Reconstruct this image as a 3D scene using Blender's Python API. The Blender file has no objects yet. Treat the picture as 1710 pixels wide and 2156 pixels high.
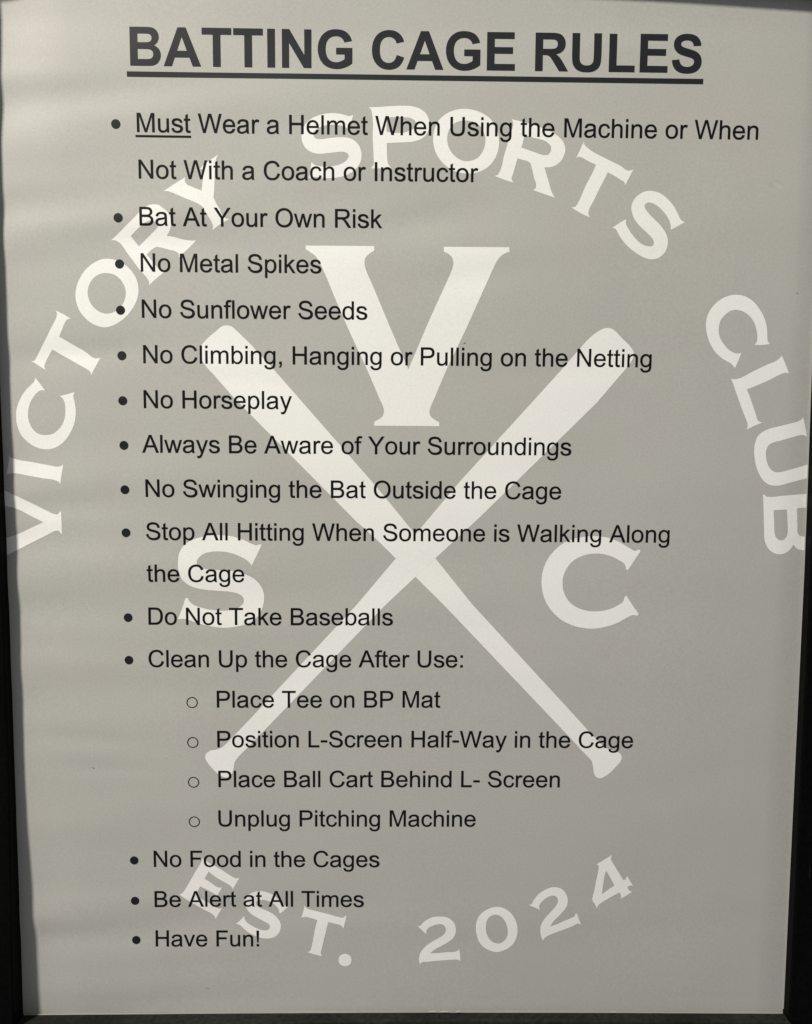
import bpy, bmesh, math, random
from mathutils import Matrix, Vector
from mathutils.geometry import tessellate_polygon

random.seed(7)
SC = bpy.context.scene
COL = SC.collection
CAM = {"C": [9.980874720749817, 9.967523101667144, -41.68980442674157], "R": [[0.9998310723886115, -0.007855087853103288, -0.016616987725189027], [0.005833182949317741, 0.9929484976279351, -0.11840293507808547], [0.017429878453931985, 0.11828600362361374, 0.9928265813745292]], "f": 3293.1094912144476, "title": [1.9995097636703487, -0.2913004304739569, -2.493398847418233]}
S = 0.0169                      # metres per text em; the sign stands in x/z, its front faces -y
OX, OY = 10.8, 16.0             # sign centre in sheet units


def W(x, y, z=0.0):             # sheet units (x right, y down, z into the wall) -> world metres
    return Vector(((x - OX) * S, z * S, -(y - OY) * S))


# ------------------------------------------------------------------ camera
cd = bpy.data.cameras.new('camera')
cam = bpy.data.objects.new('camera', cd)
COL.objects.link(cam)
SC.camera = cam
R = CAM['R']


def dirw(v):
    return Vector((v[0], v[2], -v[1]))


ax, ay, az = dirw(R[0]), -dirw(R[1]), -dirw(R[2])
pos = W(*CAM['C'])
cam.matrix_world = Matrix(((ax.x, ay.x, az.x, pos.x), (ax.y, ay.y, az.y, pos.y),
                           (ax.z, ay.z, az.z, pos.z), (0, 0, 0, 1)))
cd.sensor_fit = 'VERTICAL'
cd.sensor_height = 24.0
cd.lens = 24.0 * CAM['f'] / 3301.0
cd.clip_start = 0.02
cd.clip_end = 50

# ------------------------------------------------------------------ dim room light
wd = bpy.data.worlds.new('World')
SC.world = wd
wd.use_nodes = True
bgn = wd.node_tree.nodes['Background']
bgn.inputs[0].default_value = (0.94, 0.95, 0.98, 1)
bgn.inputs[1].default_value = 0.25

# ------------------------------------------------------------------ lamp up and to the left in front of the sign
ld = bpy.data.lights.new('ceiling_lamp', 'AREA')
ld.shape = 'RECTANGLE'
ld.size = 0.20
ld.size_y = 0.24
ld.energy = 66.0
ld.color = (1.0, 0.945, 0.85)
lamp = bpy.data.objects.new('ceiling_lamp', ld)
COL.objects.link(lamp)
LP = W(-5.7 - 56, -5.3 - 66, -78)
lamp.location = LP
tgt = W(4, 8)
lamp.rotation_euler = (tgt - LP).to_track_quat('-Z', 'Y').to_euler()

SC.view_settings.view_transform = 'Standard'
SC.view_settings.look = 'None'
SC.view_settings.gamma = 1.0
SC.view_settings.exposure = 0.0
SC.cycles.use_denoising = True
SC.cycles.max_bounces = 6

# ------------------------------------------------------------------ print data (outlines in font units / sheet units)
GLYPHS = {"A": "M-3 0L560 1466H769L1369 0H1148L977 444H364L203 0ZM420 602H917L764 1008Q694 1193 660 1312Q632 1171 581 1032Z",
 "B": "M150 0V1466H700Q868 1466 969.5 1421.5T1128.5 1284.5T1186 1091Q1186 997 1135 914T981 780Q1114 741 1185.5 647T1257 425Q1257 322 1213.5 233.5T1106 97T945.5 24.5T709 0ZM344 850H661Q790 850 846 867Q920 889 957.5 940T995 1068Q995 1141 960 1196.5T860 1272.5T637 1293H344ZM344 173H709Q803 173 841 180Q908 192 953 220T1027 301.5T1056 424Q1056 505 1014.5 565T899.5 649T668 673H344Z",
 "C": "M1204 514L1398 465Q1337 226 1178.5 100.5T791 -25Q554 -25 405.5 71.5T179.5 351T102 744Q102 973 189.5 1143.5T438.5 1402.5T794 1491Q1014 1491 1164 1379T1373 1064L1182 1019Q1131 1178 1034 1250.5T790 1323Q621 1323 507.5 1242T348 1024.5T302 745Q302 555 357.5 413.5T530 202T783 132Q948 132 1062.5 227T1204 514Z",
 "D": "M158 0V1466H663Q834 1466 924 1445Q1050 1416 1139 1340Q1255 1242 1312.5 1089.5T1370 741Q1370 574 1331 445T1231 231.5T1097.5 99.5T922 25.5T687 0ZM352 173H665Q810 173 892.5 200T1024 276Q1093 345 1131.5 461.5T1170 744Q1170 974 1094.5 1097.5T911 1263Q833 1293 660 1293H352Z",
 "F": "M168 0V1466H1157V1293H362V839H1050V666H362V0Z",
 "H": "M164 0V1466H358V864H1120V1466H1314V0H1120V691H358V0Z",
 "I": "M191 0V1466H385V0Z",
 "L": "M150 0V1466H344V173H1066V0Z",
 "M": "M152 0V1466H444L791 428Q839 283 861 211Q886 291 939 446L1290 1466H1551V0H1364V1227L938 0H763L339 1248V0Z",
 "N": "M156 0V1466H355L1125 315V1466H1311V0H1112L342 1152V0Z",
 "O": "M99 714Q99 1079 295 1285.5T801 1492Q1004 1492 1167 1395T1415.5 1124.5T1501 731Q1501 506 1410 328.5T1152.5 60.5T800 -25Q593 -25 430 75T183 348T99 714ZM299 711Q299 446 441.5 293.5T799 141Q1018 141 1159.5 295T1301 732Q1301 911 1240.5 1044.5T1063.5 1251.5T801 1325Q593 1325 446 1184T299 711Z",
 "P": "M158 0V1466H711Q857 1466 934 1452Q1042 1434 1115 1383.5T1232.5 1242T1277 1042Q1277 855 1158 725.5T728 596H352V0ZM352 769H731Q919 769 998 839T1077 1036Q1077 1128 1030.5 1193.5T908 1280Q859 1293 727 1293H352Z",
 "R": "M161 0V1466H811Q1007 1466 1109 1426.5T1272 1287T1333 1066Q1333 910 1232 803T920 667Q997 630 1037 594Q1122 516 1198 399L1453 0H1209L1015 305Q930 437 875 507T776.5 605T688 644Q655 651 580 651H355V0ZM355 819H772Q905 819 980 846.5T1094 934.5T1133 1066Q1133 1172 1056 1238T819 1304H355Z",
 "S": "M92 471L275 487Q288 377 335.5 306.5T483 192.5T708 149Q819 149 904 182T1030.5 272.5T1072 398Q1072 467 1032 518.5T900 605Q841 628 639 676.5T356 768Q251 823 199.5 904.5T148 1087Q148 1197 210.5 1292.5T393 1441.5T670 1491Q835 1491 961.5 1438T1155 1282Q1222 1179 1228 1047L1042 1033Q1027 1174 939.5 1246T679 1318Q500 1318 417.5 1252T335 1093Q335 1012 393 960Q450 908 690.5 853.5T1021 759Q1152 698 1215 604.5T1278 389Q1278 275 1213 174Q1148 73 1026 24Q905 -25 753 -25Q560 -25 430 31Q300 87 225 200Q96 320 92 471Z",
 "T": "M531 0V1293H48V1466H1210V1293H725V0Z",
 "U": "M1120 1466H1314V619Q1314 398 1264 268T1083.5 56.5T741 -25Q534 -25 402.5 46.5T215 253.5T159 619V1466H353V620Q353 429 388.5 338.5T510.5 199T721 150Q928 150 1024 244Q1120 338 1120 620Z",
 "W": "M414 0L25 1466H224L447 505Q483 354 509 205Q565 440 575 476L854 1466H1088L1298 724Q1377 448 1412 205Q1440 344 1485 524L1715 1466H1910L1508 0H1321L1012 1117Q973 1257 966 1289Q943 1188 923 1117L612 0Z",
 "Y": "M571 0V621L6 1466H242L531 1024Q611 900 680 776Q746 891 840 1035L1124 1466H1350L765 621V0Z",
 "a": "M821 131Q721 46 628.5 11T430 -24Q255 -24 161 61.5T67 280Q67 358 102.5 422.5T195.5 526T324 585Q376 599 481 612Q695 637 796 673Q797 709 797 719Q797 827 747 871Q679 931 545 931Q420 931 360.5 887T272 731L96 755Q120 875 177 944Q234 1013 332 1050Q430 1086 568 1086Q712 1086 801 1053Q890 1020 932 969Q974 918 979 842Q988 795 988 672V432Q988 181 999.5 114.5T1045 0H857Q829 53 821 131ZM806 533Q708 493 512 465Q401 449 355 429T284 370.5T259 285Q259 213 313.5 165T473 117Q577 117 658 162.5T777 287Q806 342 806 449Z",
 "b": "M301 0H134V1466H314V943Q428 1086 605 1086Q703 1086 790.5 1046.5T934.5 935.5T1024.5 763T1057 552Q1057 278 921 127Q786 -24 596 -24Q408 -24 301 133ZM299 539Q299 350 351 266Q435 125 580 125Q698 125 785 226Q873 328 873 535Q873 742 788 840Q706 939 592 939Q474 939 387 838Q299 736 299 539Z",
 "c": "M828 389L1005 366Q976 183 856.5 79.5T563 -24Q345 -24 212.5 118.5T80 527Q80 699 137 828Q194 957 310 1021Q427 1086 564 1086Q738 1086 848.5 998T990 748L815 721Q792 829 728 883.5T573 938Q436 938 350 840Q265 742 265 531Q265 317 347 220Q430 124 561 124Q670 124 743 191T828 389Z",
 "d": "M824 0V134Q723 -24 527 -24Q400 -24 293.5 46T128.5 241.5T70 530Q70 693 124.5 825.5T288 1019T530 1086Q630 1086 708 1044T823 940V1466H1003V0ZM255 530Q255 326 341 225T544 124Q662 124 744.5 220.5T827 515Q827 733 743 835T536 937Q416 937 335.5 839T255 530Z",
 "e": "M862 342L1048 319Q1004 156 885 66T581 -24Q348 -24 211.5 119.5T75 522Q75 790 213 938T571 1086Q784 1086 919 941T1054 533Q1054 517 1053 485H261Q271 310 360 217T582 124Q681 124 751 176T862 342ZM271 633H864Q852 767 796 834Q710 938 573 938Q449 938 364.5 855T271 633Z",
 "f": "M178 0V922H19V1062H178V1175Q178 1282 197 1334Q223 1404 288.5 1447.5T472 1491Q548 1491 640 1473L613 1316Q557 1326 507 1326Q425 1326 391 1291T357 1160V1062H564V922H357V0Z",
 "g": "M102 -88L277 -114Q288 -195 338 -232Q405 -282 521 -282Q646 -282 714 -232T806 -92Q820 -37 819 139Q701 0 525 0Q306 0 186 158T66 537Q66 689 121 817.5T280.5 1016T525 1086Q712 1086 834 935V1062H1000V144Q1000 -104 949.5 -207.5T789.5 -371Q678 -431 520 -431Q330 -431 214 -346Q98 -260 102 -88ZM251 550Q251 341 334 245T542 149Q666 149 750 244.5T834 544Q834 739 747 838Q661 937 539 937Q420 937 336 839Q251 741 251 550Z",
 "h": "M135 0V1466H315V940Q441 1086 633 1086Q751 1086 838 1039.5T962.5 911T1000 673V0H820V673Q820 808 761.5 869.5T596 931Q516 931 445.5 889.5T345 777T315 581V0Z",
 "i": "M136 1259V1466H316V1259ZM136 0V1062H316V0Z",
 "k": "M136 0V1466H316V630L742 1062H975L569 668L1016 0H794L443 543L316 421V0Z",
 "l": "M131 0V1466H311V0Z",
 "m": "M135 0V1062H296V913Q346 991 429 1038.5T618 1086Q736 1086 811.5 1037T918 900Q1044 1086 1246 1086Q1404 1086 1489 998.5T1574 729V0H1395V669Q1395 777 1377.5 824.5T1314 901T1206 930Q1094 930 1020 855.5T946 617V0H766V690Q766 810 722 870T578 930Q502 930 437.5 890T344 773T315 551V0Z",
 "n": "M135 0V1062H297V911Q414 1086 635 1086Q731 1086 811.5 1051.5T932 961T988 828Q998 779 998 653V0H818V646Q818 755 797.5 809T724 895T600 927Q485 927 400 854T315 580V0Z",
 "o": "M68 531Q68 826 232 968Q369 1086 566 1086Q785 1086 924 942.5T1063 546Q1063 341 1001.5 223.5T822.5 41T566 -24Q343 -24 205.5 119T68 531ZM253 531Q253 327 342 225.5T566 124Q700 124 789 226T878 537Q878 734 788.5 835.5T566 937Q431 937 342 836T253 531Z",
 "p": "M135 -407V1062H299V924Q357 1005 430 1045.5T607 1086Q743 1086 847 1016T1004 818.5T1057 538Q1057 380 1000.5 253.5T836 43.5T609 -24Q521 -24 451 13T315 107V-407ZM298 525Q298 321 380 223Q462 125 581 125Q698 125 785 226Q872 328 872 540Q872 743 788 844Q705 945 589 945Q474 945 386 840Q298 735 298 525Z",
 "r": "M133 0V1062H295V901Q357 1014 409.5 1050T525 1086Q616 1086 710 1028L648 861Q582 900 516 900Q457 900 410 864.5T343 766Q313 670 313 556V0Z",
 "s": "M63 317L241 345Q256 238 324.5 181T516 124Q640 124 700 174.5T760 293Q760 354 707 389Q670 413 523 450Q325 500 248.5 536.5T132.5 637.5T93 782Q93 855 126.5 917.5T218 1021Q261 1053 337 1069Q412 1086 493 1086Q622 1086 719.5 1049T864 947.5T928 778L752 754Q741 836 683.5 882T521 928Q397 928 344 887T291 791Q291 756 313 728Q335 699 382 680Q409 670 541 634Q732 583 807.5 550.5T926 456T969 302Q969 212 916 133Q864 54 763 15Q662 -24 517 -24Q313 -24 200 62Q88 148 63 317Z",
 "t": "M528 161L554 2Q478 -14 418 -14Q320 -14 266 17T190 98.5T168 311V922H36V1062H168V1325L347 1433V1062H528V922H347V301Q347 224 356.5 202T387 167T447 154Q479 154 528 161Z",
 "u": "M831 0V156Q707 -24 494 -24Q400 -24 318.5 12T197.5 102.5T142 236Q131 289 131 404V1062H311V473Q311 332 322 283Q339 212 394 171.5T530 131Q611 131 682 172.5T782.5 285.5T812 493V1062H992V0Z",
 "v": "M430 0L26 1062H216L444 426Q481 323 512 212Q536 296 579 414L815 1062H1000L598 0Z",
 "w": "M331 0L6 1062H192L361 449L424 221Q428 238 479 440L648 1062H833L992 446L1045 243L1106 448L1288 1062H1463L1131 0H944L775 636L734 817L519 0Z",
 "y": "M127 -409L107 -240Q166 -256 210 -256Q270 -256 306 -236T365 -180Q382 -153 420 -46Q425 -31 436 -2L33 1062H227L448 447Q491 330 525 201Q556 325 599 443L826 1062H1006L602 -18Q537 -193 501 -259Q453 -348 391 -389.5T243 -431Q191 -431 127 -409Z",
 ",": "M182 0V205H387V0Q387 -113 347 -182.5T220 -290L170 -213Q227 -188 254 -139.5T284 0Z",
 ":": "M185 857V1062H390V857ZM185 0V205H390V0Z",
 "-": "M65 440V621H618V440Z",
 "!": "M231 364L178 1116V1466H386V1116L330 364ZM179 0V205H384V0Z"}
BOLD = {"A": "M1471 0H1149L1021 333H435L314 0H0L571 1466H884ZM926 580L724 1124L526 580Z",
 "B": "M150 1466H736Q910 1466 995.5 1451.5T1148.5 1391T1250.5 1268Q1291 1190 1291 1096Q1291 992 1235 905T1082 775Q1216 736 1288 642T1360 421Q1360 321 1313.5 226.5T1186.5 75.5T986 6Q910 1 649 0H150ZM446 1222V883H640Q813 883 855 888Q931 897 974.5 940.5T1018 1055Q1018 1123 980.5 1165.5T869 1217Q825 1222 616 1222ZM446 639V247H720Q880 247 923 256Q989 268 1030.5 314.5T1072 439Q1072 505 1040 551T947.5 618T685 639Z",
 "C": "M1087 539L1374 448Q1308 208 1154.5 91.5T765 -25Q473 -25 285 174.5T97 720Q97 1086 286 1288.5T783 1491Q1052 1491 1220 1332Q1320 1238 1370 1062L1077 992Q1051 1106 968.5 1172T768 1238Q605 1238 503.5 1121T402 742Q402 464 502 346T762 228Q880 228 965 303T1087 539Z",
 "E": "M149 0V1466H1236V1218H445V893H1181V646H445V247H1264V0Z",
 "G": "M831 539V786H1469V202Q1376 112 1199.5 43.5T842 -25Q612 -25 441 71.5T184 347.5T98 737Q98 966 194 1144T475 1417Q616 1490 826 1490Q1099 1490 1252.5 1375.5T1450 1059L1156 1004Q1125 1112 1039.5 1174.5T826 1237Q632 1237 517.5 1114T403 749Q403 488 519 357.5T823 227Q916 227 1009.5 263.5T1170 352V539Z",
 "I": "M140 0V1466H436V0Z",
 "L": "M157 0V1454H453V247H1189V0Z",
 "N": "M152 0V1466H440L1040 487V1466H1315V0H1018L427 956V0Z",
 "R": "M150 0V1466H773Q1008 1466 1114.5 1426.5T1285 1286T1349 1056Q1349 892 1252.5 785T964 650Q1060 594 1122.5 527T1291 289L1470 0H1116L902 322Q788 494 746 538.5T657 599.5T506 616H446V0ZM446 846H665Q878 846 931 864T1014 926T1044 1036Q1044 1110 1004.5 1155.5T893 1213Q857 1218 677 1218H446Z",
 "S": "M74 477L362 505Q388 360 467.5 292T682 224Q825 224 897.5 284.5T970 426Q970 478 939.5 514.5T833 578Q781 596 596 642Q358 701 262 787Q127 908 127 1082Q127 1194 190.5 1291.5T373.5 1440T662 1491Q938 1491 1077.5 1370T1224 1047L928 1034Q909 1147 846.5 1196.5T659 1246Q530 1246 457 1193Q410 1159 410 1102Q410 1050 454 1013Q510 966 726 915T1045.5 809.5T1207.5 660.5T1266 427Q1266 300 1195 189Q1124 78 995 27Q866 -26 673 -26Q394 -26 245 101Q96 228 74 477Z",
 "T": "M479 0V1218H44V1466H1209V1218H775V0Z",
 "U": "M147 1466H443V672Q443 483 454 427Q473 337 544.5 282.5T740 228Q866 228 930 279.5T1007 406T1020 654V1466H1316V696Q1316 432 1292 323T1203.5 139T1031 19.5T749 -25Q540 -25 432 23.5T261 149.5T177 311Q147 440 147 692Z"}
ADV = {"-": 333, "d": 556, "L": 556, "U": 722, "k": 500, "h": 556, "b": 556, "F": 611, "l": 222, "W": 944, "g": 556, "S": 667, "r": 333, "o": 556, "B": 667, "Y": 667, "P": 667, "T": 611, "N": 722, "R": 722, "n": 556, "t": 278, "H": 722, "m": 833, "a": 556, "s": 500, "y": 500, " ": 278, "C": 722, "A": 667, "O": 778, "I": 278, "e": 556, ",": 278, "v": 500, "p": 556, "i": 222, "u": 556, "w": 722, "D": 722, "f": 278, "!": 278, "c": 500, ":": 278, "M": 833}
ADVB = {"A": 722, "B": 722, "C": 722, "E": 667, "G": 778, "I": 278, "L": 611, "N": 722, "R": 722, "S": 667, "T": 611, "U": 722, " ": 278}
LINES = [["Must Wear a Helmet When Using the Machine or When", -0.018, -0.004],
 ["Not With a Coach or Instructor", 0.0, 1.755],
 ["Bat At Your Own Risk", 0.001, 3.565],
 ["No Metal Spikes", -0.0, 5.352],
 ["No Sunflower Seeds", 0.007, 7.163],
 ["No Climbing, Hanging or Pulling on the Netting", 0.017, 8.961],
 ["No Horseplay", 0.0, 10.761],
 ["Always Be Aware of Your Surroundings", -0.025, 12.563],
 ["No Swinging the Bat Outside the Cage", 0.0, 14.371],
 ["Stop All Hitting When Someone is Walking Along", 0.013, 16.145],
 ["the Cage", 0.038, 17.885],
 ["Do Not Take Baseballs", 0.0, 19.693],
 ["Clean Up the Cage After Use:", 0.0, 21.489],
 ["Place Tee on BP Mat", 2.777, 23.224],
 ["Position L-Screen Half-Way in the Cage", 2.773, 24.954],
 ["Place Ball Cart Behind L- Screen", 2.793, 26.701],
 ["Unplug Pitching Machine", 2.767, 28.447],
 ["No Food in the Cages", -0.009, 30.257],
 ["Be Alert at All Times", -0.005, 32.063],
 ["Have Fun!", -0.011, 33.866]]
BUL = [-0.766, 0.286]
SUB = [1.82, 0.209]
EMBLEM = [["emblem_letter","white serif letter S that begins SPORTS in the arc",[[[8.521,-0.753,1],[8.353,-0.162,1],[8.215,-0.281,0],[7.991,-0.35,0],[7.692,-0.371,0],[7.393,-0.331,0],[7.168,-0.244,0],[6.994,-0.098,0],[6.956,0.035,0],[7.018,0.142,0],[7.168,0.184,0],[7.342,0.175,0],[7.642,0.13,0],[7.991,0.102,0],[8.29,0.115,0],[8.553,0.216,0],[8.753,0.424,0],[8.849,0.713,0],[8.822,0.992,0],[8.705,1.223,0],[8.492,1.42,0],[8.192,1.569,0],[7.791,1.654,0],[7.34,1.671,0],[7.014,1.631,0],[6.776,1.682,1],[6.878,1.05,1],[6.965,1.146,0],[7.165,1.209,0],[7.491,1.225,0],[7.841,1.185,0],[8.141,1.072,0],[8.304,0.925,0],[8.341,0.779,0],[8.266,0.695,0],[8.116,0.656,0],[7.841,0.676,0],[7.491,0.716,0],[7.166,0.744,0],[6.892,0.687,0],[6.643,0.521,0],[6.506,0.257,0],[6.49,0.052,0],[6.533,-0.177,0],[6.683,-0.431,0],[6.945,-0.631,0],[7.294,-0.755,0],[7.692,-0.808,0],[8.09,-0.772,0],[8.377,-0.703,0]]]],
["emblem_letter","white serif letter P of SPORTS in the arc",[[[9.129,-1.046,1],[9.523,-1.06,0],[9.939,-1.096,0],[10.419,-1.117,0],[10.804,-1.106,0],[11.125,-1.018,0],[11.384,-0.82,0],[11.499,-0.575,0],[11.502,-0.296,0],[11.424,-0.078,0],[11.233,0.11,0],[10.944,0.222,0],[10.59,0.267,0],[10.205,0.284,0],[9.845,0.306,1],[9.846,0.499,0],[9.86,0.81,0],[9.894,1.075,0],[10.043,1.27,1],[9.212,1.285,1],[9.308,1.175,0],[9.323,0.816,0],[9.288,0.195,0],[9.252,-0.825,0],[9.219,-0.948,0]],[[9.829,-0.663,1],[9.832,-0.128,1],[10.748,-0.179,0],[10.939,-0.305,0],[10.986,-0.445,0],[10.937,-0.568,0],[10.776,-0.652,0],[10.519,-0.68,0]]]],
["emblem_letter","white serif letter O of SPORTS in the arc",[[[12.89,-1.033,0],[13.438,-0.938,0],[13.925,-0.65,0],[14.207,-0.173,0],[14.271,0.276,0],[14.16,0.761,0],[13.892,1.138,0],[13.508,1.362,0],[13.023,1.439,0],[12.537,1.357,0],[12.081,1.065,0],[11.786,0.663,0],[11.668,0.198,0],[11.711,-0.237,0],[11.932,-0.642,0],[12.346,-0.925,0]],[[12.977,-0.586,0],[13.348,-0.504,0],[13.61,-0.259,0],[13.729,0.112,0],[13.671,0.486,0],[13.466,0.8,0],[13.178,0.943,0],[12.919,0.962,0],[12.595,0.825,0],[12.333,0.532,0],[12.221,0.16,0],[12.275,-0.181,0],[12.48,-0.463,0],[12.704,-0.564,0]]]],
["emblem_letter","white serif letter R of SPORTS in the arc",[[[14.753,-0.678,1],[14.857,-0.638,0],[15.051,-0.599,0],[15.288,-0.55,0],[15.591,-0.471,0],[15.938,-0.351,0],[16.198,-0.251,0],[16.459,-0.13,0],[16.723,0.074,0],[16.858,0.28,0],[16.899,0.446,0],[16.848,0.717,0],[16.682,0.969,0],[16.469,1.107,0],[16.276,1.157,0],[16.092,1.159,1],[16.151,1.351,0],[16.267,1.705,0],[16.361,1.997,0],[16.442,2.185,0],[16.547,2.321,1],[16.084,2.179,0],[15.626,2.026,1],[15.754,1.972,0],[15.773,1.857,0],[15.68,1.544,0],[15.585,1.19,0],[15.527,1.013,0],[15.407,0.932,1],[15.016,0.832,1],[14.956,1.03,0],[14.855,1.407,0],[14.795,1.617,0],[14.873,1.762,1],[14.493,1.651,0],[14.106,1.51,1],[14.241,1.466,0],[14.314,1.351,0],[14.475,0.744,0],[14.616,0.244,0],[14.737,-0.192,0],[14.817,-0.503,0],[14.793,-0.585,0]],[[15.281,-0.064,1],[15.158,0.414,1],[15.744,0.605,0],[16.07,0.695,0],[16.221,0.672,0],[16.315,0.557,0],[16.332,0.37,0],[16.21,0.226,0],[15.602,0.03,0]]]],
["emblem_letter","white serif letter T of SPORTS in the arc",[[[17.637,0.153,1],[17.663,0.288,0],[17.763,0.38,0],[18.575,0.818,0],[19.125,1.073,0],[19.434,1.247,0],[19.552,1.225,0],[19.634,1.199,1],[19.312,1.82,1],[19.279,1.678,0],[19.186,1.626,0],[18.921,1.472,0],[18.613,1.319,1],[18.552,1.455,0],[18.307,1.94,0],[18.062,2.468,0],[17.928,2.722,0],[17.889,2.87,0],[17.938,3.06,1],[17.575,2.905,0],[17.204,2.692,1],[17.372,2.644,0],[17.455,2.517,0],[17.74,1.863,0],[18.027,1.294,0],[18.138,1.032,1],[17.843,0.91,0],[17.536,0.757,0],[17.46,0.741,0],[17.338,0.78,1],[17.444,0.56,0],[17.566,0.289,0]]]],
["emblem_letter","white serif letter S that ends SPORTS in the arc",[[[21.759,3.21,1],[21.613,3.127,0],[21.484,2.906,0],[21.298,2.591,0],[21.047,2.32,0],[20.712,2.092,0],[20.405,2.012,0],[20.166,2.025,0],[19.91,2.143,0],[19.7,2.356,0],[19.601,2.652,0],[19.654,2.926,0],[19.817,3.22,0],[20.088,3.492,0],[20.358,3.723,0],[20.506,3.891,0],[20.555,4.018,0],[20.505,4.146,0],[20.331,4.169,0],[20.065,4.076,0],[19.795,3.856,0],[19.544,3.54,0],[19.405,3.287,0],[19.41,3.114,1],[19.142,3.269,0],[18.861,3.463,1],[18.997,3.503,0],[19.113,3.693,0],[19.341,4.009,0],[19.635,4.283,0],[19.948,4.492,0],[20.238,4.628,0],[20.458,4.675,0],[20.741,4.623,0],[20.975,4.439,0],[21.097,4.183,0],[21.108,3.906,0],[21.01,3.631,0],[20.803,3.358,0],[20.51,3.085,0],[20.283,2.855,0],[20.146,2.667,0],[20.141,2.541,0],[20.247,2.466,0],[20.4,2.475,0],[20.622,2.578,0],[20.869,2.786,0],[21.075,3.037,0],[21.194,3.29,0],[21.213,3.512,1],[21.481,3.372,0]]]],
["emblem_letter","white serif letter Y that ends VICTORY in the arc",[[[3.217,0.81,1],[3.123,0.981,0],[3.076,1.272,0],[3.052,1.812,0],[3.031,2.188,0],[3.006,2.449,1],[3.079,2.626,0],[3.246,2.917,0],[3.372,3.168,0],[3.478,3.251,0],[3.618,3.281,1],[3.282,3.463,0],[2.923,3.723,1],[2.968,3.571,0],[2.917,3.404,0],[2.749,3.122,0],[2.623,2.924,0],[2.561,2.81,1],[2.37,2.696,0],[1.901,2.503,0],[1.412,2.299,0],[1.242,2.239,0],[1.035,2.231,1],[1.462,1.955,0],[1.916,1.675,1],[1.881,1.825,0],[1.922,1.929,0],[2.166,2.051,0],[2.538,2.197,1],[2.57,1.922,0],[2.605,1.651,0],[2.625,1.464,0],[2.583,1.381,0],[2.461,1.378,1],[2.65,1.193,0],[2.931,0.993,0]]]],
["emblem_letter","white serif letter R of VICTORY in the arc",[[[-1.083,4.155,1],[-0.81,3.914,0],[-0.444,3.56,0],[0.019,3.112,0],[0.214,2.913,0],[0.407,2.794,0],[0.646,2.745,0],[0.836,2.767,0],[1.023,2.904,0],[1.187,3.042,0],[1.284,3.215,0],[1.311,3.448,0],[1.27,3.682,0],[1.122,3.952,1],[1.384,3.985,0],[1.764,4.086,0],[2.027,4.118,0],[2.278,4.116,1],[2.046,4.353,0],[1.567,4.799,1],[1.586,4.662,0],[1.516,4.581,0],[1.207,4.49,0],[0.85,4.4,0],[0.707,4.378,1],[0.562,4.461,0],[0.318,4.687,1],[0.504,4.908,0],[0.761,5.212,0],[0.867,5.305,0],[1.034,5.339,1],[0.705,5.601,0],[0.382,5.895,1],[0.379,5.711,0],[0.321,5.617,0],[0.017,5.266,0],[-0.4,4.706,0],[-0.864,4.171,0],[-0.935,4.149,0]],[[-0.299,3.978,1],[0.014,4.373,1],[0.575,3.829,0],[0.746,3.664,0],[0.796,3.547,0],[0.679,3.42,0],[0.466,3.387,0],[0.273,3.459,0],[0.055,3.636,0]]]],
["emblem_letter","white serif letter O of VICTORY in the arc",[[[-1.235,4.865,0],[-0.934,4.911,0],[-0.594,5.066,0],[-0.278,5.36,0],[-0.091,5.698,0],[-0.034,6.017,0],[-0.074,6.358,0],[-0.246,6.745,0],[-0.492,7.068,0],[-0.802,7.328,0],[-1.131,7.503,0],[-1.393,7.559,0],[-1.695,7.508,0],[-2.015,7.339,0],[-2.31,7.042,0],[-2.493,6.658,0],[-2.537,6.339,0],[-2.495,5.997,0],[-2.332,5.613,0],[-2.063,5.25,0],[-1.712,4.992,0],[-1.45,4.884,0]],[[-1.271,5.429,0],[-1.014,5.473,0],[-0.78,5.63,0],[-0.614,5.873,0],[-0.539,6.149,0],[-0.585,6.448,0],[-0.721,6.706,0],[-0.965,6.922,0],[-1.27,7.022,0],[-1.55,6.971,0],[-1.826,6.78,0],[-2.002,6.483,0],[-2.052,6.206,0],[-1.997,5.929,0],[-1.838,5.672,0],[-1.596,5.489,0],[-1.422,5.435,0]]]],
["emblem_letter","white serif letter T of VICTORY in the arc",[[[-3.331,6.913,1],[-3.043,7.054,0],[-2.749,7.231,1],[-2.909,7.283,0],[-2.972,7.373,0],[-3.102,7.655,0],[-3.233,7.947,1],[-2.994,8.086,0],[-2.596,8.314,0],[-2.198,8.552,0],[-1.86,8.781,0],[-1.738,8.79,0],[-1.621,8.745,1],[-1.807,9.094,0],[-2.015,9.476,1],[-2.047,9.318,0],[-2.117,9.258,0],[-2.417,9.089,0],[-2.816,8.86,0],[-3.215,8.641,0],[-3.523,8.452,1],[-3.661,8.665,0],[-3.835,9.01,0],[-3.87,9.131,0],[-3.814,9.278,1],[-4.102,9.093,0],[-4.396,8.917,1],[-4.257,8.902,0],[-4.204,8.821,0],[-4.02,8.487,0],[-3.761,8.022,0],[-3.503,7.538,0],[-3.331,7.217,0],[-3.291,7.056,0]]]],
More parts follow.
